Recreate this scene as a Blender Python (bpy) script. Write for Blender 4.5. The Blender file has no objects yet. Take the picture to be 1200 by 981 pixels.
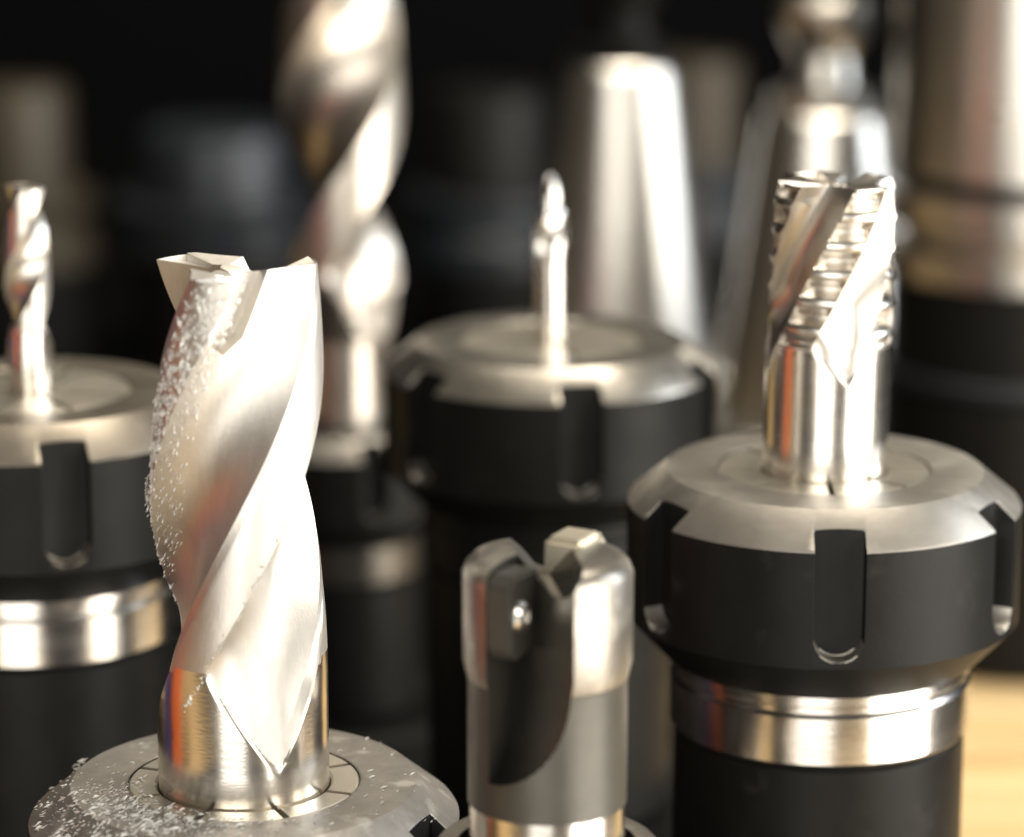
import bpy, bmesh, math, random
from mathutils import Vector, Matrix
random.seed(7)
R_ = math.radians
PI = math.pi
sc = bpy.context.scene
C = sc.collection

# ------------------------------------------------------------------ camera
FPX, PITCH, CAMZ = 3800.0, R_(13.7), 0.203       # focal length in photo pixels, pitch, height over the bench
cam_d = bpy.data.cameras.new('camera')
cam = bpy.data.objects.new('camera', cam_d); C.objects.link(cam)
cam.location = (0, 0, CAMZ)
cam.rotation_euler = (PI/2 - PITCH, 0, 0)
cam_d.sensor_width = 36.0
cam_d.lens = 36.0*FPX/1200.0
cam_d.clip_start = 0.01; cam_d.clip_end = 50
cam_d.dof.use_dof = True
cam_d.dof.focus_distance = 0.375
cam_d.dof.aperture_fstop = 13.0
sc.camera = cam
SP, CP = math.sin(PITCH), math.cos(PITCH)
def P(px, py, d):
    """photo pixel + depth along the optical axis -> world point"""
    x = (px-600)/FPX*d; v = (490.5-py)/FPX*d
    return Vector((x, d*CP + v*SP, CAMZ + v*CP - d*SP))

# ------------------------------------------------------------------ world and lamps
w = bpy.data.worlds.new('World'); sc.world = w; w.use_nodes = True
bg = w.node_tree.nodes['Background']
bg.inputs[0].default_value = (1.0, 0.86, 0.68, 1); bg.inputs[1].default_value = 0.06
def area(name, loc, target, sx, sy, power, col):
    l = bpy.data.lights.new(name, 'AREA'); l.shape = 'RECTANGLE'; l.size = sx; l.size_y = sy
    l.energy = power; l.color = col
    o = bpy.data.objects.new(name, l); C.objects.link(o); o.location = loc
    d = Vector(target) - Vector(loc)
    o.rotation_euler = d.to_track_quat('-Z', 'Y').to_euler()
    return o
area('window_light', (1.05, -0.20, -0.05), (0.05, 0.45, 0.06), 1.05, 2.0, 62, (1.0, 0.95, 0.86))
area('side_window_light', (0.95, 0.62, 0.42), (0.05, 0.5, 0.05), 0.30, 0.7, 6, (0.86, 0.93, 1.0))
area('ceiling_light', (0.10, 0.72, 1.25), (0.0, 0.5, 0.05), 0.8, 0.4, 20.0, (1.0, 0.91, 0.76))
area('front_fill_light', (-0.22, -0.95, 0.38), (0.05, 0.6, 0.08), 0.85, 1.65, 18, (1.0, 0.96, 0.89))  # unseen soft lamp added in front for bright reflections in the steel
sc.view_settings.view_transform = 'Standard'; sc.view_settings.look = 'None'
sc.view_settings.gamma = 1.0; sc.view_settings.exposure = 0.0
sc.view_settings.use_curve_mapping = False
sc.cycles.use_denoising = True
sc.cycles.max_bounces = 8; sc.cycles.glossy_bounces = 6; sc.cycles.diffuse_bounces = 3
sc.cycles.sample_clamp_indirect = 8.0

# ------------------------------------------------------------------ materials
def mat(name, base, metallic=0.0, rough=0.4, var=0.12, rvar=0.08, scale=600.0, bump=0.0, bscale=2500.0,
        stretch=(1, 1, 1), spec=0.5, patch=None, aniso=0.0):
    m = bpy.data.materials.new(name); m.use_nodes = True
    nt = m.node_tree; N = nt.nodes; L = nt.links
    b = N['Principled BSDF']
    b.inputs['Metallic'].default_value = metallic
    b.inputs['Specular IOR Level'].default_value = spec
    tc = N.new('ShaderNodeTexCoord'); mp = N.new('ShaderNodeMapping')
    mp.inputs['Scale'].default_value = stretch
    oi = N.new('ShaderNodeObjectInfo'); va = N.new('ShaderNodeVectorMath'); va.operation = 'ADD'
    L.new(tc.outputs['Object'], va.inputs[0]); L.new(oi.outputs['Random'], va.inputs[1])
    L.new(va.outputs[0], mp.inputs['Vector'])
    n1 = N.new('ShaderNodeTexNoise'); n1.inputs['Scale'].default_value = scale
    n1.inputs['Detail'].default_value = 6; L.new(mp.outputs[0], n1.inputs['Vector'])
    cr = N.new('ShaderNodeMix'); cr.data_type = 'RGBA'
    cr.inputs['A'].default_value = tuple(c*(1-var) for c in base)+(1,)
    cr.inputs['B'].default_value = tuple(min(1, c*(1+var)) for c in base)+(1,)
    L.new(n1.outputs['Fac'], cr.inputs['Factor'])
    col = cr.outputs['Result']
    if patch:                                            # (colour, noise scale, threshold, softness): worn or stained patches
        n2 = N.new('ShaderNodeTexNoise'); n2.inputs['Scale'].default_value = patch[1]; n2.inputs['Detail'].default_value = 8
        L.new(va.outputs[0], n2.inputs['Vector'])
        rp = N.new('ShaderNodeMapRange'); rp.inputs['From Min'].default_value = patch[2]; rp.inputs['From Max'].default_value = patch[2]+patch[3]
        L.new(n2.outputs['Fac'], rp.inputs['Value'])
        c2 = N.new('ShaderNodeMix'); c2.data_type = 'RGBA'
        L.new(rp.outputs[0], c2.inputs['Factor']); L.new(col, c2.inputs['A']); c2.inputs['B'].default_value = patch[0]+(1,)
        col = c2.outputs['Result']
    L.new(col, b.inputs['Base Color'])
    mr = N.new('ShaderNodeMapRange')
    mr.inputs['To Min'].default_value = max(0.02, rough-rvar); mr.inputs['To Max'].default_value = rough+rvar
    n3 = N.new('ShaderNodeTexNoise'); n3.inputs['Scale'].default_value = scale*0.35; n3.inputs['Detail'].default_value = 5
    L.new(mp.outputs[0], n3.inputs['Vector'])
    L.new(n3.outputs['Fac'], mr.inputs['Value']); L.new(mr.outputs[0], b.inputs['Roughness'])
    if bump:
        n4 = N.new('ShaderNodeTexNoise'); n4.inputs['Scale'].default_value = bscale; n4.inputs['Detail'].default_value = 3
        L.new(mp.outputs[0], n4.inputs['Vector'])
        bp = N.new('ShaderNodeBump'); bp.inputs['Strength'].default_value = bump; bp.inputs['Distance'].default_value = 0.0002
        L.new(n4.outputs['Fac'], bp.inputs['Height']); L.new(bp.outputs[0], b.inputs['Normal'])
    return m
M = {}
M['carbide']   = mat('bright_ground_steel', (0.80, 0.77, 0.72), 1, 0.20, 0.06, 0.05, 300, 0.10, 900, (1, 1, 4))
M['flute']     = mat('satin_flute_steel', (0.64, 0.61, 0.565), 1, 0.46, 0.10, 0.08, 300, 0.16, 1400, (5, 5, 1))
M['flute_fine']= mat('fine_ground_flute_steel', (0.62, 0.58, 0.52), 1, 0.35, 0.06, 0.05, 300, 0.08, 900)
M['tall_mill'] = mat('dull_flute_steel', (0.50, 0.455, 0.40), 1, 0.36, 0.06, 0.05, 300, 0.08, 900)
M['shank']     = mat('polished_shank_steel', (0.74, 0.70, 0.64), 1, 0.22, 0.06, 0.05, 220, 0.06, 700, (1, 1, 5))
M['rough_mill']= mat('roughing_mill_steel', (0.70, 0.66, 0.60), 1, 0.30, 0.10, 0.07, 500, 0.10, 900)
M['ring']      = mat('polished_ring_steel', (0.72, 0.69, 0.65), 1, 0.21, 0.10, 0.06, 160, 0.06, 500, (1, 1, 6))
M['dark_ring'] = mat('dull_dark_ring_steel', (0.14, 0.13, 0.115), 0.9, 0.30, 0.2, 0.08, 160)
M['cone']      = mat('ground_taper_steel', (0.66, 0.63, 0.58), 1, 0.29, 0.07, 0.05, 120, 0.05, 400, (1, 1, 5))
M['black']     = mat('black_oxide_steel', (0.0085, 0.0083, 0.0076), 0.0, 0.42, 0.3, 0.08, 260, 0.12, 1500, spec=0.11, patch=((0.020, 0.019, 0.0175), 200, 0.64, 0.16))
M['nut_top']   = mat('worn_turned_steel', (0.36, 0.335, 0.30), 0.85, 0.40, 0.14, 0.08, 380, 0.08, 1500, patch=((0.52, 0.49, 0.44), 130, 0.52, 0.2))
M['nut_brown'] = mat('dull_brown_turned_steel', (0.25, 0.22, 0.18), 0.85, 0.38, 0.2, 0.1, 380, 0.1, 1500, patch=((0.40, 0.36, 0.30), 130, 0.55, 0.2))
M['nut_gloss'] = mat('glossy_turned_steel', (0.46, 0.43, 0.38), 0.95, 0.31, 0.16, 0.10, 380, 0.2, 500, patch=((0.62, 0.58, 0.52), 130, 0.52, 0.2))
M['nut_worn']  = mat('battered_turned_steel', (0.27, 0.25, 0.225), 0.75, 0.45, 0.3, 0.12, 330, 0.35, 900, patch=((0.45, 0.43, 0.39), 210, 0.58, 0.10))
M['collet']    = mat('pale_ground_collet_steel', (0.70, 0.65, 0.55), 0.9, 0.34, 0.08, 0.06, 300, 0.1, 1200)
M['coated']    = mat('grey_coated_steel', (0.082, 0.078, 0.069), 0.6, 0.40, 0.16, 0.08, 420, 0.06, 1800)
M['pocket']    = mat('shade_dark_pocket_steel', (0.085, 0.080, 0.070), 0.85, 0.30, 0.3, 0.08, 300, 0.10, 1500, spec=0.35)  # dark tone carries the shade inside the chip pockets
M['head']      = mat('worn_nickel_steel', (0.27, 0.25, 0.22), 0.85, 0.36, 0.2, 0.08, 330, 0.2, 1200, patch=((0.48, 0.45, 0.40), 160, 0.57, 0.15))
M['insert']    = mat('pale_gold_insert_carbide', (0.84, 0.77, 0.62), 0.8, 0.32, 0.08, 0.06, 500, 0.15, 1500)
M['screw']     = mat('bright_screw_steel', (0.70, 0.68, 0.65), 1, 0.22, 0.1, 0.06, 500)
M['chip']      = mat('bright_aluminium_chips', (0.66, 0.65, 0.62), 0.35, 0.55, 0.1, 0.1, 900)
M['wall']      = mat('room_dark_paint', (0.002, 0.002, 0.0023), 0.0, 0.8, 0.3, 0.1, 6, spec=0.03)
M['shade_black']    = mat('shade_black_mat', (0.003, 0.003, 0.003), 0.0, 0.8, 0.2, 0.08, 300, 0.2, 900, spec=0.04)  # near-black colour stands in for shade on the bench
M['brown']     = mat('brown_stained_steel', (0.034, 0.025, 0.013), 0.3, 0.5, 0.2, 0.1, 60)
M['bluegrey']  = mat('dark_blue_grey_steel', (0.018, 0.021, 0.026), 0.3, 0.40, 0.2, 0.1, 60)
M['orange']    = mat('orange_plastic', (0.52, 0.10, 0.02), 0.0, 0.42, 0.06, 0.05, 120, 0.1, 600)
M['blue']      = mat('blue_plastic', (0.015, 0.04, 0.16), 0.0, 0.40, 0.06, 0.05, 120, 0.1, 600)

def wood_mat():
    m = bpy.data.materials.new('pale_bench_wood'); m.use_nodes = True
    nt = m.node_tree; N = nt.nodes; L = nt.links; b = N['Principled BSDF']
    tc = N.new('ShaderNodeTexCoord'); mp = N.new('ShaderNodeMapping'); mp.inputs['Scale'].default_value = (2.0, 26, 26)
    L.new(tc.outputs['Object'], mp.inputs['Vector'])
    n = N.new('ShaderNodeTexNoise'); n.inputs['Scale'].default_value = 3.0; n.inputs['Detail'].default_value = 9; n.inputs['Distortion'].default_value = 1.2
    L.new(mp.outputs[0], n.inputs['Vector'])
    r = N.new('ShaderNodeValToRGB'); e = r.color_ramp.elements
    e[0].position = 0.30; e[0].color = (0.58, 0.39, 0.18, 1); e[1].position = 0.72; e[1].color = (0.78, 0.59, 0.32, 1)
    L.new(n.outputs['Fac'], r.inputs['Fac']); L.new(r.outputs[0], b.inputs['Base Color'])
    b.inputs['Roughness'].default_value = 0.55
    bp = N.new('ShaderNodeBump'); bp.inputs['Strength'].default_value = 0.25; bp.inputs['Distance'].default_value = 0.001
    L.new(n.outputs['Fac'], bp.inputs['Height']); L.new(bp.outputs[0], b.inputs['Normal'])
    return m
M['wood'] = wood_mat()

# ------------------------------------------------------------------ helpers
def mesh_from(name, verts, faces):
    me = bpy.data.meshes.new(name); me.from_pydata(verts, [], faces); me.validate(); me.update()
    return me
def recalc(me):
    bm = bmesh.new(); bm.from_mesh(me); bmesh.ops.recalc_face_normals(bm, faces=bm.faces[:]); bm.to_mesh(me); bm.free()
def smooth(me, ang=35):
    me.polygons.foreach_set('use_smooth', [True]*len(me.polygons))
    me.set_sharp_from_angle(angle=R_(ang)); me.update()
    return me
def obj(name, me, material, parent=None, loc=(0, 0, 0), rz=0.0):
    o = bpy.data.objects.new(name, me); C.objects.link(o)
    if material is not None and len(me.materials) == 0:
        for mm in (material if isinstance(material, (list, tuple)) else [material]): me.materials.append(mm)
    o.location = loc; o.rotation_euler = (0, 0, rz)
    if parent is not None: o.parent = parent
    return o
def tag(o, label, cat, group=None, kind=None):
    if label: o['label'] = label
    if cat: o['category'] = cat
    if group: o['group'] = group
    if kind: o['kind'] = kind
    return o
def thing(name, label, cat, loc, group=None, rot=(0, 0, 0)):
    o = bpy.data.objects.new(name, None); C.objects.link(o); o.location = loc; o.rotation_euler = rot
    o.empty_display_size = 0.01
    return tag(o, label, cat, group)
def lathe(prof, n=96, closed=True):
    """prof: list of (r,z), bottom to top along the outside; closed through the axis or as a ring"""
    v = []; f = []
    for (r, z) in prof:
        for k in range(n):
            a = 2*PI*k/n; v.append((r*math.sin(a), -r*math.cos(a), z))
    m = len(prof)
    for i in range(m-1 if not closed else m):
        j = (i+1) % m
        for k in range(n):
            l = (k+1) % n
            f.append((i*n+k, i*n+l, j*n+l, j*n+k))
    me = mesh_from('lathe', v, f); recalc(me); return me
def solid(prof, n=96):
    """solid of revolution with flat end caps"""
    v = []; f = []
    for (r, z) in prof:
        for k in range(n):
            a = 2*PI*k/n; v.append((r*math.sin(a), -r*math.cos(a), z))
    m = len(prof)
    for i in range(m-1):
        for k in range(n):
            l = (k+1) % n; f.append((i*n+k, i*n+l, (i+1)*n+l, (i+1)*n+k))
    f.append(tuple(reversed(range(n)))); f.append(tuple((m-1)*n+k for k in range(n)))
    me = mesh_from('solid', v, f); recalc(me); return me
def boolean(me, cutter, op='DIFFERENCE'):
    a = bpy.data.objects.new('tmp_a', me); b = bpy.data.objects.new('tmp_b', cutter)
    C.objects.link(a); C.objects.link(b)
    md = a.modifiers.new('b', 'BOOLEAN'); md.operation = op; md.object = b; md.solver = 'EXACT'
    dg = bpy.context.evaluated_depsgraph_get(); dg.update()
    out = bpy.data.meshes.new_from_object(a.evaluated_get(dg))
    bpy.data.objects.remove(a); bpy.data.objects.remove(b)
    return out
def bevelled(me, wdt):
    a = bpy.data.objects.new('tmp_a', me); C.objects.link(a)
    md = a.modifiers.new('b', 'BEVEL'); md.width = wdt; md.segments = 2; md.limit_method = 'ANGLE'; md.angle_limit = R_(50)
    dg = bpy.context.evaluated_depsgraph_get(); dg.update()
    out = bpy.data.meshes.new_from_object(a.evaluated_get(dg)); bpy.data.objects.remove(a); return out
def prism(pts, ax_o, ax_u, ax_v, ax_w, w0, w1):
    """extrude a 2D outline (u,v) along w"""
    O, U, V, W = map(Vector, (ax_o, ax_u, ax_v, ax_w)); n = len(pts)
    v = [tuple(O+U*u+V*q+W*w0) for u, q in pts] + [tuple(O+U*u+V*q+W*w1) for u, q in pts]
    f = [tuple(range(n)), tuple(range(n, 2*n))] + [(k, (k+1) % n, (k+1) % n+n, k+n) for k in range(n)]
    me = mesh_from('prism', v, f); recalc(me); return me
def join(meshes):
    bm = bmesh.new()
    for me in meshes: bm.from_mesh(me)
    out = bpy.data.meshes.new('join'); bm.to_mesh(out); bm.free(); return out
def box_mesh(sx, sy, sz, bev=0.0):
    bm = bmesh.new(); bmesh.ops.create_cube(bm, size=1.0)
    for v in bm.verts: v.co = Vector((v.co.x*sx, v.co.y*sy, v.co.z*sz))
    if bev: bmesh.ops.bevel(bm, geom=bm.edges[:], offset=bev, segments=2, affect='EDGES')
    me = bpy.data.meshes.new('box'); bm.to_mesh(me); bm.free(); return me
def dirv(a): return Vector((math.sin(a), -math.cos(a), 0))       # a: from the camera-facing side, positive to the right

# ------------------------------------------------------------------ the setting: bench and dark backdrop
bench = thing('workbench', 'pale wooden workbench of planks under the tool holders', 'workbench', (0, 0, 0))
edges = [0.20, 0.275, 0.36, 0.462, 0.566, 0.672, 0.781]
for k in range(len(edges)-1):
    wd = edges[k+1]-edges[k]-0.004
    pm = smooth(box_mesh(0.66, wd, 0.03, 0.0025), 40)
    obj('plank', pm, M['wood'], bench, (-0.14, (edges[k]+edges[k+1])/2, -0.0156))
mat_ = tag(obj('shade_mat', box_mesh(0.33, 0.49, 0.0005, 0.0001), M['shade_black'], None, (-0.091, 0.53, -0.00032)), 'thin black mat added on the bench for the shade between the holders', 'mat')  # sheet added to darken the bench where shade lies between holders
shelf = tag(obj('dark_shelf', box_mesh(3.0, 0.50, 0.03, 0.001), M['wall'], None, (0, 1.035, -0.0152)), 'black shelf carrying the far row of holders', 'shelf')
cab = tag(obj('dark_backdrop', box_mesh(3.2, 0.05, 1.6, 0.004), M['wall'], None, (0, 1.32, 0.3)), 'plain dark backdrop panel added behind all the tools for the dark room', 'wall')  # panel added so the space behind the tools stays dark
cab['kind'] = 'structure'

# ------------------------------------------------------------------ collet chuck holders
def make_nut(R, chamf_h, flat_r, bore, side_h, slot_w, slot_d, slot_h, mats):
    """clamping nut, z = 0 at the rim, six U slots at 60 degrees, first one facing the camera"""
    e = 0.012*R
    prof = [(bore, -side_h-0.2*R), (0.80*R, -side_h-0.2*R), (R-e, -side_h), (R, -side_h+e), (R, -e), (R-0.7*e, 0.15*e),
            (flat_r+e, chamf_h-0.25*e), (flat_r-e, chamf_h), (bore+0.3*e, chamf_h), (bore, chamf_h-0.4*e)]
    me = lathe(prof, 144)
    pts = [(-slot_w/2, chamf_h*2.2), (-slot_w/2, -slot_h+slot_w/2)]
    for q in range(1, 12):
        a = PI*q/12; pts.append((-slot_w/2*math.cos(a), -slot_h+slot_w/2-slot_w/2*math.sin(a)))
    pts += [(slot_w/2, -slot_h+slot_w/2), (slot_w/2, chamf_h*2.2)]
    cuts = []
    for k in range(6):
        a = PI*k/3; d = dirv(a); t = Vector((math.cos(a), math.sin(a), 0))
        cuts.append(prism(pts, (0, 0, 0), t, (0, 0, 1), d, R-slot_d, R*1.3))
    me = boolean(me, join(cuts)); recalc(me); me = bevelled(me, 0.00028*R/0.025)
    me.materials.clear()
    for mm in mats: me.materials.append(mm)
    for p in me.polygons:
        c = p.center; r = math.hypot(c.x, c.y)
        p.material_index = 1 if (p.normal.z > 0.25 and c.z > -0.06*R and r > bore*0.99 and c.z > -0.0002) else 0
        if p.normal.z > 0.30 and c.z < -0.3*slot_h and r > R-slot_d*1.2: p.material_index = 1  # slot bottoms coloured bright steel to paint in their glint
    smooth(me, 28); return me
NUT_R = 0.025
nut_a = make_nut(NUT_R, 0.0040, 0.0198, 0.0135, 0.0152, 0.0062, 0.0027, 0.0140, [M['black'], M['nut_top']])
nut_d = nut_a.copy(); nut_d.materials[1] = M['nut_brown']
nut_g = nut_a.copy(); nut_g.materials[1] = M['nut_gloss']
nut_b = nut_a.copy(); nut_b.materials[1] = M['nut_worn']
nut_s = make_nut(0.0172, 0.0028, 0.0138, 0.0105, 0.0125, 0.0046, 0.003, 0.0105, [M['black'], M['nut_top']])
nut_t = make_nut(0.0138, 0.0022, 0.0118, 0.0099, 0.0125, 0.0040, 0.002, 0.0105, [M['black'], M['head']])

def make_holder(name, label, px, py, d, nut, NR, bore, shank_r, slot, body_k=0.75, ring_h=0.0095, group='collet chuck tool holders', jaws=True, nut_h=None, ring_mat='ring'):
    p = P(px, py, d); rim = p.z
    t = thing(name, label, 'tool holder', (p.x, p.y, 0), group)
    nh = nut_h or 0.0202*NR/NUT_R
    o = obj('clamping_nut', nut, None, t, (0, 0, rim), slot)
    rr = body_k*NR*1.03; br = body_k*NR; zr = rim-nh
    obj('ring', smooth(lathe([(br*0.7, zr-ring_h), (rr-0.0004, zr-ring_h), (rr, zr-ring_h+0.0005), (rr, zr-0.0030), (rr-0.0005, zr-0.0025),
        (rr-0.0005, zr-0.0018), (rr-0.0001, zr-0.0014), (rr-0.0001, zr+0.0006), (br*0.7, zr+0.0006)], 120), 30), M[ring_mat], t)
    zb = zr-ring_h
    fl_r = min(0.0315, NR*1.26); fh = min(0.027, zb*0.45)
    obj('body', smooth(solid([(br-0.001, fh), (br, fh+0.001), (br, zb-0.0008), (br-0.0008, zb-0.00005)], 96), 30), M['black'], t)
    obj('flange', smooth(solid([(fl_r-0.0015, 0.0), (fl_r, 0.0015), (fl_r, fh*0.33), (fl_r-0.004, fh*0.45), (fl_r-0.004, fh*0.55), (fl_r, fh*0.67),
        (fl_r, fh-0.0015), (fl_r-0.0015, fh-0.00005)], 96), 30), M['black'], t)
    ch = max(v.co.z for v in nut.vertices)
    ct = rim+ch-0.0001
    col = obj('collet', smooth(lathe([(shank_r+0.0002, ct-0.012), (bore-0.0003, ct-0.012), (bore-0.0003, ct-0.0025), (shank_r+0.0002, ct-0.0025)], 72), 30), M['black'], t)  # black base paints in the shade of the slits between jaws
    if jaws:
        nj = 8; gap = 0.0008
        jm = None
        for k in range(nj):
            if jm is None:
                v = []; f = []; ns = 7; a0, a1 = 0, 2*PI/nj
                for (r, z) in ((shank_r+0.0001, ct-0.0024), (bore-0.00006, ct-0.0024), (bore-0.00006, ct-0.0002), (bore-0.0003, ct), (shank_r+0.0004, ct), (shank_r+0.0001, ct-0.0003)):
                    g = gap/r/2
                    for q in range(ns):
                        a = a0+g+(a1-a0-2*g)*q/(ns-1); v.append((r*math.sin(a), -r*math.cos(a), z))
                for i in range(6):
                    j = (i+1) % 6
                    for q in range(ns-1): f.append((i*ns+q, i*ns+q+1, j*ns+q+1, j*ns+q))
                f.append(tuple(i*ns for i in range(6))); f.append(tuple(i*ns+ns-1 for i in range(6)))
                jm = mesh_from('collet_jaw', v, f); recalc(jm); smooth(jm, 35)
            obj('collet_jaw', jm, M['collet'], col, (0, 0, 0), slot*1.7+2*PI*k/nj)
    return t, Vector((p.x, p.y, ct)), rim

# ------------------------------------------------------------------ fluted cutters
def mill_mesh(R, n, land, core, lead, ztop, zexit, zbase, thB, rs=None, nz=150, wave=None, kexit=1.4, L=0.005, tip=None, gash=None, relief=0.05, nl=8, nf=34, flat=0.36, sec=0.0):
    """helical cutter built round its axis; angles in radians from the camera-facing side, positive right; thB = cutting edge angle at the top"""
    rs = rs or R; Pd = 2*PI/n
    prof = []                                             # (x,y in the tooth frame, phi, island)
    for q in range(nl):
        ph = -land+land*q/(nl-1); r = R*(1-relief*max(0.0, -ph/land)**1.5)
        prof.append((r, ph, True))
    fw = Pd-land; B = Vector((R, 0)); H0 = Vector((R*(1-relief)*math.cos(fw), R*(1-relief)*math.sin(fw)))
    fe = fw-sec; rh = R*(1-relief)*(0.965 if sec else 1.0); H = Vector((rh*math.cos(fe), rh*math.sin(fe))); H_ = Vector((R*(1-relief)*math.cos(fw), R*(1-relief)*math.sin(fw)))
    c1 = core*R*Vector((math.cos(fw*0.06), math.sin(fw*0.06)))
    c2 = c1.lerp(H, flat)*(0.97 if flat > 0.4 else 0.92)
    for q in range(1, nf):
        t = q/nf; p = B*(1-t)**3+3*c1*t*(1-t)**2+3*c2*t*t*(1-t)+H*t**3
        prof.append((p.length, math.atan2(p.y, p.x), False))
    if sec:
        for q in range(8):
            p = H.lerp(H0, q/8); prof.append((p.length, math.atan2(p.y, p.x), False))
    zs = []; steps = nz
    for i in range(steps+1): zs.append(ztop-(ztop-(zexit-0.022*R/0.01))*i/steps)
    zl = zs[-1]
    verts = []; faces = []; fl = []
    def ring(z, scale=1.0, dz=None):
        idx = []
        for k in range(n):
            for (r, ph, isl) in prof:
                tb = thB-2*PI*(ztop-z)/lead
                th = tb+ph+k*Pd
                s = (z-zexit)+kexit*R*((ph-fw/2)+2*PI*(z-zexit)/lead)
                f = min(1, max(0, s/L)); f1 = min(1, max(0, s/(0.55*L))); f1 = 1-(1-f1)**1.6; f = min(1, max(0, (s-0.25*L)/(1.1*L)))
                rr = r
                if wave and isl:
                    wz = max(0.0, 0.5-0.5*math.cos(2*PI*((z-ztop)/wave[1]+k*0.25))); rr = r-wave[0]*wz**1.3*(1 if z > ztop-wave[2] else 0)
                if isl:
                    g = min(1, max(0, (z-zexit-0.1*L)/(0.5*L))) if rs == R else min(1, max(0, (z-zexit+L)/(2*L))); rr = rs+(rr-rs)*g
                else:
                    rb = rs+(R-rs)*min(1, max(0, (z-zexit+L)/(2*L))) if rs != R else R
                    rc = min(R, R*math.cos(fw/2)/max(0.3, math.cos(ph-fw/2)))
                    r1 = rb+(rc-rb)*f1; q = f*f*(3-2*f)
                    rr = r1+(rr-r1)*q
                rr = rr if rr < R*1.001 else R
                if tip: rr *= tip(z)
                zz = z
                if dz: zz = z+dz(scale, ph, isl)
                idx.append(len(verts)); rr *= scale
                verts.append((rr*math.sin(th), -rr*math.cos(th), zz))
        return idx
    def dz(scale, ph, isl):
        q = -0.10*R*(1-scale)
        if isl: q -= 0.10*R*(-ph/land)*scale
        return q
    rings = []
    if tip is None:
        cen = len(verts); verts.append((0, 0, ztop-0.13*R))
        caps = [ring(ztop, s_, dz) for s_ in (0.15, 0.4, 0.7, 1.0)]
    else:
        cen = len(verts); verts.append((0, 0, ztop)); caps = [ring(zs[0])]
    m = len(caps[0])
    for j in range(m): faces.append((cen, caps[0][j], caps[0][(j+1) % m]))
    prev = caps[0]
    allr = caps[1:]+[ring(z) for z in zs[1:]]
    for rg in allr:
        for j in range(m): faces.append((prev[j], rg[j], rg[(j+1) % m], prev[(j+1) % m]))
        prev = rg
    for z in (zbase,):
        rg = []
        for j in prev:
            x, y, _ = verts[j]; q = rs/max(1e-9, math.hypot(x, y)); rg.append(len(verts)); verts.append((x*q, y*q, z))
        for j in range(m): faces.append((prev[j], rg[j], rg[(j+1) % m], prev[(j+1) % m]))
        prev = rg
    faces.append(tuple(reversed(prev)))
    me = mesh_from('cutter', verts, faces); recalc(me)
    if gash:
        cuts = []
        for k in range(n):
            a = thB+k*Pd+gash[3]; d = dirv(a); t = Vector((math.cos(a), math.sin(a), 0))
            wdt, dep, r0 = gash[0], gash[1], gash[2]
            h = 2*PI*R/lead
            O = Vector((0, 0, ztop)); up = (Vector((0, 0, 1))+t*0.45).normalized()
            cuts.append(prism([(-wdt/2, 0.004), (-wdt/2, -dep*0.75), (wdt*0.2, -dep), (wdt/2, -dep*0.8), (wdt/2, 0.004)], O, t, up, d, r0, R*1.3))
        for c_ in cuts:
            me = boolean(me, c_)
        recalc(me)
    me.materials.clear()
    return me
def split_cutter(me, R, zcut, mats, thr=0.985):
    """slot 0 flute and lands, slot 1 plain shank below the flutes"""
    for mm in mats: me.materials.append(mm)
    for p in me.polygons:
        c = p.center; r = math.hypot(c.x, c.y)
        p.material_index = 1 if (r > R*thr and c.z < zcut) else 0
    return me

# ================================================================== front left: battered nut with big three-flute end mill
hl, top, rim = make_holder('tool_holder', 'black tool holder with a battered chip-covered grey nut gripping the big three-flute end mill', 287, 952, 0.378, nut_b, NUT_R, 0.0135, 0.0100, R_(68))
bz = top.z
ZT = P(287, 312, 0.362).z
RM = 0.0099
LEAD = 0.108; THB = R_(130); LAND = R_(30)
mm = mill_mesh(RM, 3, LAND, 0.47, LEAD, ZT, ZT-0.0515, top.z-0.010, THB, nz=460, nf=60, gash=(0.0052, 0.0100, 0.0020, R_(12)), L=0.022, flat=0.43, sec=R_(7))
split_cutter(mm, RM, ZT-0.045, [M['flute'], M['shank']])
smooth(mm, 24)
em = thing('end_mill', 'large bright three-flute end mill dusted with aluminium chips on its flutes', 'end mill', (top.x, top.y, 0), 'cutting tools')
obj('fluted_body', mm, None, em)

# aluminium chips clinging to the land, the nut and the cutting edges
def shards(name, pts, parent_loc, label, smin, smax, elong=3.0):
    v = []; f = []
    for (p, nrm, dr) in pts:
        s = smin+(smax-smin)*random.random()**2.2*(1 if random.random() < 0.9 else 1.8)
        nrm = Vector(nrm).normalized(); t = (Vector(dr)+Vector([random.uniform(-.7, .7) for _ in range(3)])).normalized()
        b = nrm.cross(t)
        if b.length < 1e-4: continue
        b.normalize(); t = b.cross(nrm).normalized()
        t = (t+nrm*random.uniform(-0.1, 0.7)).normalized()
        i = len(v); l = s*random.uniform(1, elong)
        p = Vector(p)
        for q in (p-t*l/2-b*s*.3, p-t*l*.1+b*s*.5+nrm*s*.25, p+t*l/2+nrm*s*random.uniform(0, .5), p+nrm*s*random.uniform(.3, .7), p-nrm*s*.15):
            v.append(tuple(q))
        f += [(i, i+1, i+3), (i+1, i+2, i+3), (i, i+3, i+2), (i, i+4, i+1), (i+1, i+4, i+2), (i, i+2, i+4)]
    me = mesh_from(name, v, f); recalc(me)
    o = obj(name, me, M['chip'], None, parent_loc)
    return tag(o, label, 'metal chips', None, 'stuff')
pts = []
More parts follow.
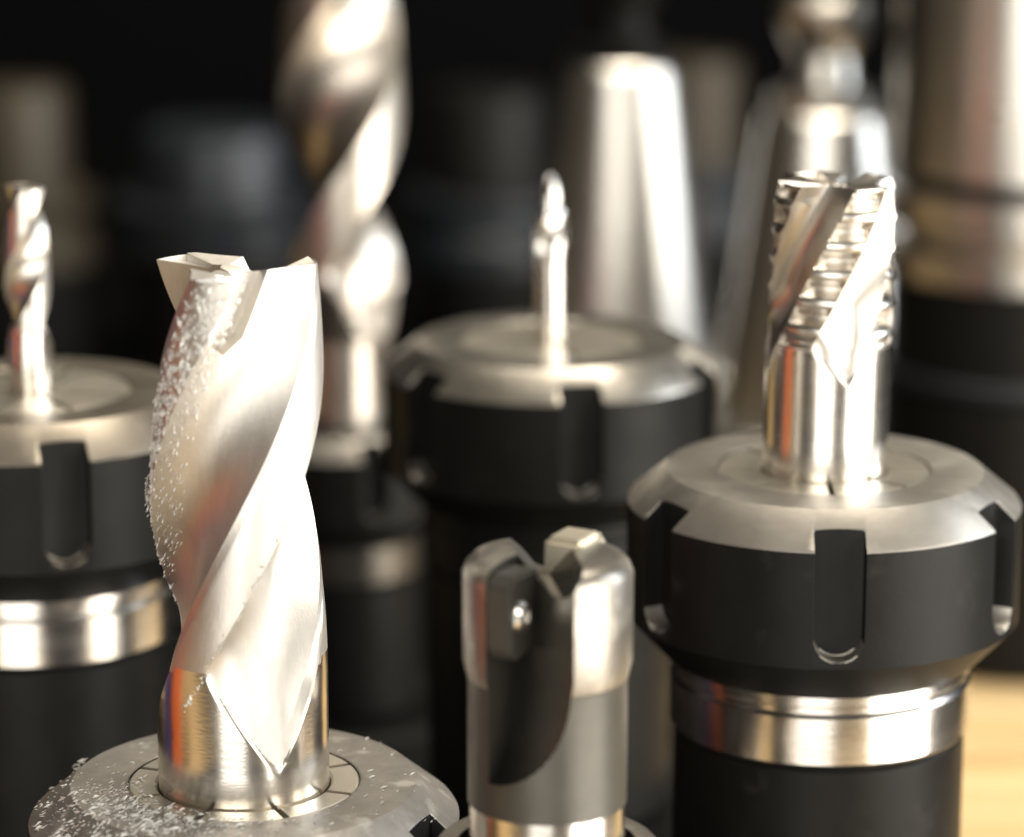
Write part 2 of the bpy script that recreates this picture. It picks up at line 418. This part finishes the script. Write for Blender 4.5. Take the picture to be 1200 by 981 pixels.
for _ in range(11000):
    dz_ = random.uniform(0.0005, 0.043); z = ZT-dz_
    tb = THB-2*PI*dz_/LEAD-2*PI/3
    u = random.random()
    ph = -LAND+(LAND+R_(9))*(u**0.8)
    if random.random() > 0.55+0.5*math.sin(z*2300+ph*9)*math.sin(z*900-ph*17+1)+0.25*math.sin(z*5200+ph*31): continue
    th = tb+ph; rr = RM*(1-0.05*max(0, (-ph/LAND))**1.5)*(1.0 if ph < 0 else 1-0.5*math.sin(min(1, ph/R_(18))*PI/2))
    d = dirv(th)
    if ph > 0 and random.random() < 0.6: continue
    pts.append(((d.x*rr, d.y*rr, z), d, (0.3, 0, -1)))
for _ in range(170):                                        # clump hanging off the land
    th = R_(-86)+random.gauss(0, .05); z = ZT-0.0265+random.gauss(0, 0.0011); rr = RM*random.uniform(0.98, 1.06); d = dirv(th)
    pts.append(((d.x*rr, d.y*rr, z), d, (random.uniform(-1, 1), 0, -1)))
for _ in range(160):                                       # burr along the front cutting edge
    dz_ = random.uniform(0.026, 0.050); z = ZT-dz_; th = THB-2*PI*dz_/LEAD+random.gauss(0, .02); d = dirv(th)
    pts.append(((d.x*RM, d.y*RM, z), d, (0.3, 0, 1)))
for _ in range(70):                                       # loose specks on the flute and shank
    z = random.uniform(top.z, ZT-0.005); th = random.uniform(-1.4, 1.3); d = dirv(th); 
    if z < ZT-0.056: pts.append(((d.x*RM, d.y*RM, z), d, (0.3, 0, 1)))
shards('chip_dust', pts, (top.x, top.y, 0), 'rough coat of bright aluminium chips on the big end mill flute', 0.00005, 0.00036, 3.2)
pts = []
def nut_z(r): return rim+(0.0040 if r < 0.0198 else 0.0040*(0.025-r)/0.0052)
for _ in range(4600):
    a = random.gauss(R_(-42), R_(24)); r = random.uniform(0.0115, 0.0247)
    if r < 0.0138 and random.random() < 0.6: continue
    keep = 0.5+0.5*math.sin(a*9+r*900)*math.sin(a*23-r*400)
    if random.random() > keep+0.1: continue
    d = dirv(a); pts.append(((d.x*r, d.y*r, nut_z(r)+0.0001), (0, 0, 1), (1, -0.4, 0)))
for _ in range(300):
    a = random.uniform(-PI, PI); r = random.uniform(0.0140, 0.0247); d = dirv(a)
    if random.random() < 0.5: pts.append(((d.x*r, d.y*r, nut_z(r)+0.0001), (0, 0, 1), (1, -0.4, 0)))
for _ in range(30):                                        # lump on the far left of the nut rim
    a = R_(-112)+random.gauss(0, .03); r = 0.0222+random.gauss(0, .0005); d = dirv(a)
    pts.append(((d.x*r, d.y*r, nut_z(r)+random.uniform(0, .001)), (0, 0, 1), (1, -0.4, 1)))
shards('chip_litter', pts, (top.x, top.y, 0), 'scattered aluminium chips lying on the battered nut', 0.00006, 0.00040, 3.4)

# ================================================================== front right: holder with roughing end mill
hr, top, rim = make_holder('tool_holder', 'black tool holder with clean satin nut and shiny ring gripping the roughing end mill', 965, 583, 0.413, nut_a, NUT_R, 0.0135, 0.0080, R_(-0.5))
ZT = P(976, 212, 0.402).z
RR = 0.0079
mm = mill_mesh(RR, 4, R_(36), 0.55, 0.098, ZT, ZT-0.0226, top.z-0.010, R_(51), flat=0.46, nz=380, wave=(0.00150, 0.0036, 0.0200), kexit=1.0, L=0.0090, relief=0.03, nl=12, nf=32, gash=(0.002, 0.003, 0.001, R_(9)))
split_cutter(mm, RR, ZT-0.0205, [M['rough_mill'], M['shank'], M['flute_fine']])
for p_ in mm.polygons:
    if math.hypot(p_.center.x, p_.center.y) < RR*0.88 and p_.center.z < ZT-0.001: p_.material_index = 2
smooth(mm, 30)
em = thing('roughing_end_mill', 'bright roughing end mill with wavy serrated teeth in the clean satin nut', 'end mill', (top.x, top.y, 0), 'cutting tools', (0, R_(0.9), 0))
em.location = Vector((top.x, top.y, 0)) - Vector((math.sin(R_(0.9))*top.z, 0, 0))
obj('fluted_body', mm, None, em)

# ================================================================== centre: holder with slim pointed cutter
hc, top, rim = make_holder('tool_holder', 'black tool holder with glossy nut gripping the slim pointed cutter', 645, 428, 0.487, nut_g, NUT_R, 0.0135, 0.0021, R_(10), ring_mat='black')  # black ring: shadow below the nut is put into its colour
ZT = P(646, 205, 0.48).z; RS = 0.0021
ztip = ZT
def tipf(z): return min(1.0, 0.08+0.92*((ztip-z)/0.0065)**0.75) if z < ztip else 0.08
mm = mill_mesh(RS*1.14, 2, R_(62), 0.42, 0.017, ZT, ZT-0.0115, top.z-0.008, R_(120), rs=RS, nz=140, tip=tipf, L=0.0012, nl=8, nf=20)
split_cutter(mm, RS, ZT-0.011, [M['carbide'], M['shank']], 0.9)
smooth(mm, 30)
em = thing('slim_cutter', 'slim bright cutter with a short pointed twisted tip', 'drill bit', (top.x, top.y, 0), 'cutting tools')
obj('fluted_body', mm, None, em)

# ================================================================== left: holder with small end mill
hf, top, rim = make_holder('tool_holder', 'black tool holder with dull grey nut gripping the small two-flute end mill', 38, 490, 0.440, nut_d, NUT_R, 0.0135, 0.0030, R_(18))
ZT = P(38, 222, 0.43).z; RS = 0.0031
mm = mill_mesh(RS, 2, R_(66), 0.68, 0.032, ZT, ZT-0.0205, top.z-0.008, R_(70), rs=0.0030, nz=170, L=0.0015, nl=8, nf=24)
split_cutter(mm, RS, ZT-0.0195, [M['flute_fine'], M['shank']], 0.9)
smooth(mm, 30)
em = thing('small_end_mill', 'small bright two-flute end mill with a blunt tip', 'end mill', (top.x, top.y, 0), 'cutting tools')
obj('fluted_body', mm, None, em)

# ================================================================== back left: big blurred two-flute mill
hb, top, rim = make_holder('tool_holder', 'small black tool holder with pale nut face gripping the tall wide mill', 405, 512, 0.560, nut_s, 0.0172, 0.0105, 0.0066, R_(20), body_k=0.73, jaws=False, ring_mat='dark_ring')
ZT = P(405, -75, 0.55).z; RB = 0.0104
mm = mill_mesh(RB, 2, R_(52), 0.46, 0.088, ZT, P(405, 352, 0.56).z, top.z-0.010, R_(26), rs=0.0064, nz=240, L=0.005, nl=8, nf=30)
split_cutter(mm, RB, -1, [M['tall_mill'], M['shank']])
smooth(mm, 30)
em = thing('tall_end_mill', 'tall wide two-flute end mill with a narrow shank', 'end mill', (top.x, top.y, 0), 'cutting tools')
obj('fluted_body', mm, None, em)

# ================================================================== middle front: indexable insert cutter
DI = 0.386
hi, top, rim = make_holder('tool_holder', 'small tool holder gripping the grey insert cutter, only its nut edge showing', 641, 1010, 0.355, nut_t, 0.0138, 0.0099, 0.0085, R_(30), jaws=False)
ZT = P(641, 622, DI).z
ZS = P(641, 760, DI).z; ZG = P(641, 928, DI).z
RI = 0.0100
ic = thing('insert_cutter', 'round grey indexable cutter with two pale inserts and deep dark chip pockets', 'milling cutter', (top.x, top.y, 0), 'cutting tools')
SI = 0.355/DI; ic.scale = (SI, SI, SI)
pi_ = P(641, 622, 0.355); ic.location = (top.x, top.y, pi_.z-SI*ZT)
body = solid([(RI*0.945, ZG), (RI*0.945, ZS-0.0016), (RI*0.955, ZS-0.0010), (RI, ZS+0.0008), (RI, ZT-0.0022), (RI-0.0004, ZT-0.0012), (RI-0.0012, ZT-0.0004), (RI-0.0026, ZT)], 128)
cuts = []
pk = []
NA = R_(60)
def xy(a, r=0.010): return Vector((math.sin(a)*r, -math.cos(a)*r, 0))
for k in range(2):
    a = NA+k*PI; n_ = dirv(a); t_ = -Vector((math.cos(a), math.sin(a), 0)); pk.append((n_, t_))
    zb = P(641, 886, DI).z; K0 = n_*-0.0028+t_*0.0020; A0 = xy(R_(-46)+k*PI)
    lv = [(ZT+0.003, 0.0), (zb+0.0120, 0.0)]+[(zb+0.0120*(1-math.sin(PI/2*q/14)), 1-math.cos(PI/2*q/14)) for q in range(1, 15)]
    v = []; f = []
    for (z, q) in lv:
        K = K0.lerp(A0, 0.75*q); ang = R_(17)-R_(60)*q; Bf = xy(ang+k*PI)
        A1 = K+(A0-K)*2.2; B1 = K+(Bf-K)*1.7; mid = xy((ang+R_(-46))/2+k*PI, 0.019)
        for p_ in (K, A1, mid, B1): v.append((p_.x, p_.y, z))
    for i in range(len(lv)-1):
        for j in range(4): f.append((4*i+j, 4*i+(j+1) % 4, 4*i+4+(j+1) % 4, 4*i+4+j))
    f += [(0, 1, 2, 3), tuple(4*(len(lv)-1)+j for j in range(4))]
    cm = mesh_from('pocket', v, f); recalc(cm); cuts.append(cm)
notch = prism([(-0.0052, ZT+0.0016), (-0.0004, ZT-0.0034), (0.0006, ZT-0.0034), (0.0042, ZT+0.0016)], (0, 0, 0), Vector((math.cos(R_(8)), math.sin(R_(8)), 0)), (0, 0, 1), dirv(R_(8)), -0.014, 0.014)
for c_ in cuts+[notch]: body = boolean(body, c_)
recalc(body); body.materials.clear()
body.materials.append(M['coated']); body.materials.append(M['head']); body.materials.append(M['pocket'])
for p in body.polygons:
    c = p.center; p.material_index = 1 if (c.z > ZS-0.0012 and (p.normal.z > 0.5 or math.hypot(c.x, c.y) > RI*0.93)) else 0
    if math.hypot(c.x, c.y) < RI*0.93 and abs(p.normal.z) < 0.9 and ZG+0.001 < c.z < ZT-0.001: p.material_index = 2
    if p.material_index == 0 and Vector((c.x, c.y, 0)).normalized().dot(p.normal) < 0.8 and ZG+0.001 < c.z < ZT-0.001: p.material_index = 2
smooth(body, 30)
cb = obj('cutter_body', body, None, ic)
obj('shank', smooth(solid([(0.0092, ZG-0.030), (0.0092, ZG-0.00005)], 96), 30), M['shank'], ic)
for k, (n_, t_) in enumerate(pk):
    zi = ZT+(-0.0006, 0.0012)[k]
    outl = [(0.0022, zi-0.0098), (0.0082, zi-0.0104), (0.0095, zi-0.0092), (0.0097, zi-0.0014), (0.0086, zi-0.0002), (0.0030, zi-0.0004)]
    im = prism(outl, (0, 0, 0), t_, (0, 0, 1), n_, -0.00275, (0.0005, 0.0024)[k])
    bm = bmesh.new(); bm.from_mesh(im); bmesh.ops.bevel(bm, geom=bm.edges[:], offset=(0.0003, 0.0007)[k], segments=2, affect='EDGES'); bm.to_mesh(im); bm.free()
    if k == 0:
        im.materials.append(M['pocket']); im.materials.append(M['coated'])  # front insert coloured dark for the shadow it sits in
        for p_ in im.polygons: p_.material_index = 1 if p_.normal.dot(t_) > 0.6 or p_.normal.z > 0.6 else 0
    ins = obj('insert', smooth(im, 35), M['insert'], ic)
    c0 = t_*0.0070+n_*0.0005+Vector((0, 0, zi-0.0052))
    sm = solid([(0.0019, -0.0012), (0.0019, 0.0001), (0.0014, 0.0006), (0.0007, 0.0007), (0.0006, 0.0003)], 32)
    so = obj('screw', smooth(sm, 35), M['screw'], ins, c0); so.rotation_euler = n_.to_track_quat('Z', 'Y').to_euler()

# ================================================================== back row: upturned taper holders
def taper_holder(name, label, px, py_top, d, stud=True, flange_r=0.0315, k=1.0, m_cone='cone', stud_mat='cone', height=0.065):
    p = P(px, py_top, d); zt = p.z
    t = thing(name, label, 'tool holder', (p.x, p.y, 0), 'upturned taper holders')
    r0 = 0.0127*k; r1 = r0+height*7/48
    zf = zt-height
    obj('taper', smooth(solid([(r1, zf), (r0+0.0012, zt-0.004), (r0+0.0004, zt-0.001), (r0-0.0006, zt)], 96), 25), M[m_cone], t)
    fh = min(0.027, zf*0.9); fr = flange_r
    obj('flange', smooth(solid([(fr-0.001, zf-fh), (fr, zf-fh+0.001), (fr, zf-fh*0.67), (fr-0.004, zf-fh*0.55), (fr-0.004, zf-fh*0.42), (fr, zf-fh*0.3), (fr, zf-0.001), (fr-0.001, zf-0.0001)], 96), 30), M['cone'], t)
    if zf-fh > 0.001:
        obj('nose', smooth(solid([(0.021, 0.0), (0.022, 0.001), (0.022, zf-fh-0.0001)], 72), 30), M['black'], t)
    if stud:
        s = obj('pull_stud', smooth(solid([(0.0110, zt+0.0001), (0.0115, zt+0.0006), (0.0115, zt+0.004), (0.0070, zt+0.0055), (0.0062, zt+0.0115), (0.0075, zt+0.013), (0.0098, zt+0.018), (0.0098, zt+0.023), (0.0085, zt+0.0245)], 64), 30), M[stud_mat], t)
    return t
taper_holder('taper_holder', 'upturned steel taper holder with bright pull stud behind the roughing end mill', 965, 128, 0.69)
taper_holder('taper_holder', 'upturned steel taper holder with black pull stud behind the slim pointed cutter', 728, 72, 0.74, stud_mat='black', k=0.98)

# right: tall black holder with double steel flange
p = P(1205, 275, 0.650); x0, y0 = p.x, p.y
t = thing('flanged_holder', 'tall black holder with double steel flange and wide steel shank above', 'tool holder', (x0, y0, 0), 'upturned taper holders')
def zz(py): return P(1205, py, 0.634).z
za, zb, zc, zd = zz(338), zz(292), zz(272), zz(222)
obj('body', smooth(solid([(0.0285, 0.0), (0.0292, 0.001), (0.0292, zz(472)), (0.0278, zz(466))], 96), 30), M['black'], t)
obj('step_ring', smooth(solid([(0.0288, zz(466)+0.0002), (0.0296, zz(462)), (0.0296, zz(452)), (0.0286, zz(446))], 96), 30), M['bluegrey'], t)
obj('neck', smooth(solid([(0.0278, zz(446)+0.0001), (0.0278, za-0.0002)], 96), 30), M['black'], t)
obj('flange', smooth(solid([(0.0270, za), (0.0292, za+0.001), (0.0292, zb-0.001), (0.0255, zb+0.0008), (0.0255, zc-0.0008), (0.0292, zc+0.001), (0.0292, zd-0.001), (0.0268, zd)], 96), 30), M['cone'], t)
obj('seat_ring', smooth(solid([(0.0262, zd+0.0001), (0.0262, zz(206))], 96), 30), M['black'], t)
obj('shank', smooth(solid([(0.0284, zz(206)+0.0001), (0.0265, zz(206)+0.050), (0.0255, zz(206)+0.062)], 96), 30), M['cone'], t)

# ================================================================== dim far row
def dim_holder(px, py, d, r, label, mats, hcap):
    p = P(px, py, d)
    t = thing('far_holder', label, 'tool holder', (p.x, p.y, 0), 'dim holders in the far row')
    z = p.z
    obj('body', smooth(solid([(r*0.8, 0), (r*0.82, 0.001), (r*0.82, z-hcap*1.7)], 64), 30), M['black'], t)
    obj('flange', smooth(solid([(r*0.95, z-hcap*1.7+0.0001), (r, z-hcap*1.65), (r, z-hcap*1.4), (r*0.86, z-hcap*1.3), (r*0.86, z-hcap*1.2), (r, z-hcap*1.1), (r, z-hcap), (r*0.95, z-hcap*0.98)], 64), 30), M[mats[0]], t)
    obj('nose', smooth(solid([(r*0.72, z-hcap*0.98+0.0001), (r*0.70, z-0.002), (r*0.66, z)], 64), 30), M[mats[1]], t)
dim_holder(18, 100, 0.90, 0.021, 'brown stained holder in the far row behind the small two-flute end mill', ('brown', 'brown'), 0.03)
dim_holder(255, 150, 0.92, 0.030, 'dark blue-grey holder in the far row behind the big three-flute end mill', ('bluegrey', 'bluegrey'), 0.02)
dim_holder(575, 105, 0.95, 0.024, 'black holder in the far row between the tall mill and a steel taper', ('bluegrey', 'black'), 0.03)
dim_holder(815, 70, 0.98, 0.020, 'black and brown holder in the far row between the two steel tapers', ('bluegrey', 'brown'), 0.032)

# ================================================================== parts bins on the bench left of the tools (seen mirrored in the steel)
def bin_(label, loc, rz, m, sx, sy, h):
    t = thing('parts_bin', label, 'bin', loc, 'plastic parts bins', (0, 0, rz))
    th = 0.003
    obj('floor', box_mesh(sx-2*th-0.0004, sy-2*th-0.0004, th, 0), M[m], t, (0, 0, th/2))
    for s in (-1, 1):
        obj('side', box_mesh(th, sy, h, 0.0005), M[m], t, (s*(sx/2-th/2), 0, h/2))
        obj('side', box_mesh(sx-2*th-0.0002, th, h, 0.0005), M[m], t, (0, s*(sy/2-th/2), h/2))
bin_('orange plastic parts bin on the bench', (-0.235, 0.36, 0), R_(8), 'orange', 0.08, 0.05, 0.13)
bin_('blue plastic parts bin on the bench', (-0.235, 0.43, 0), R_(5), 'blue', 0.08, 0.04, 0.12)
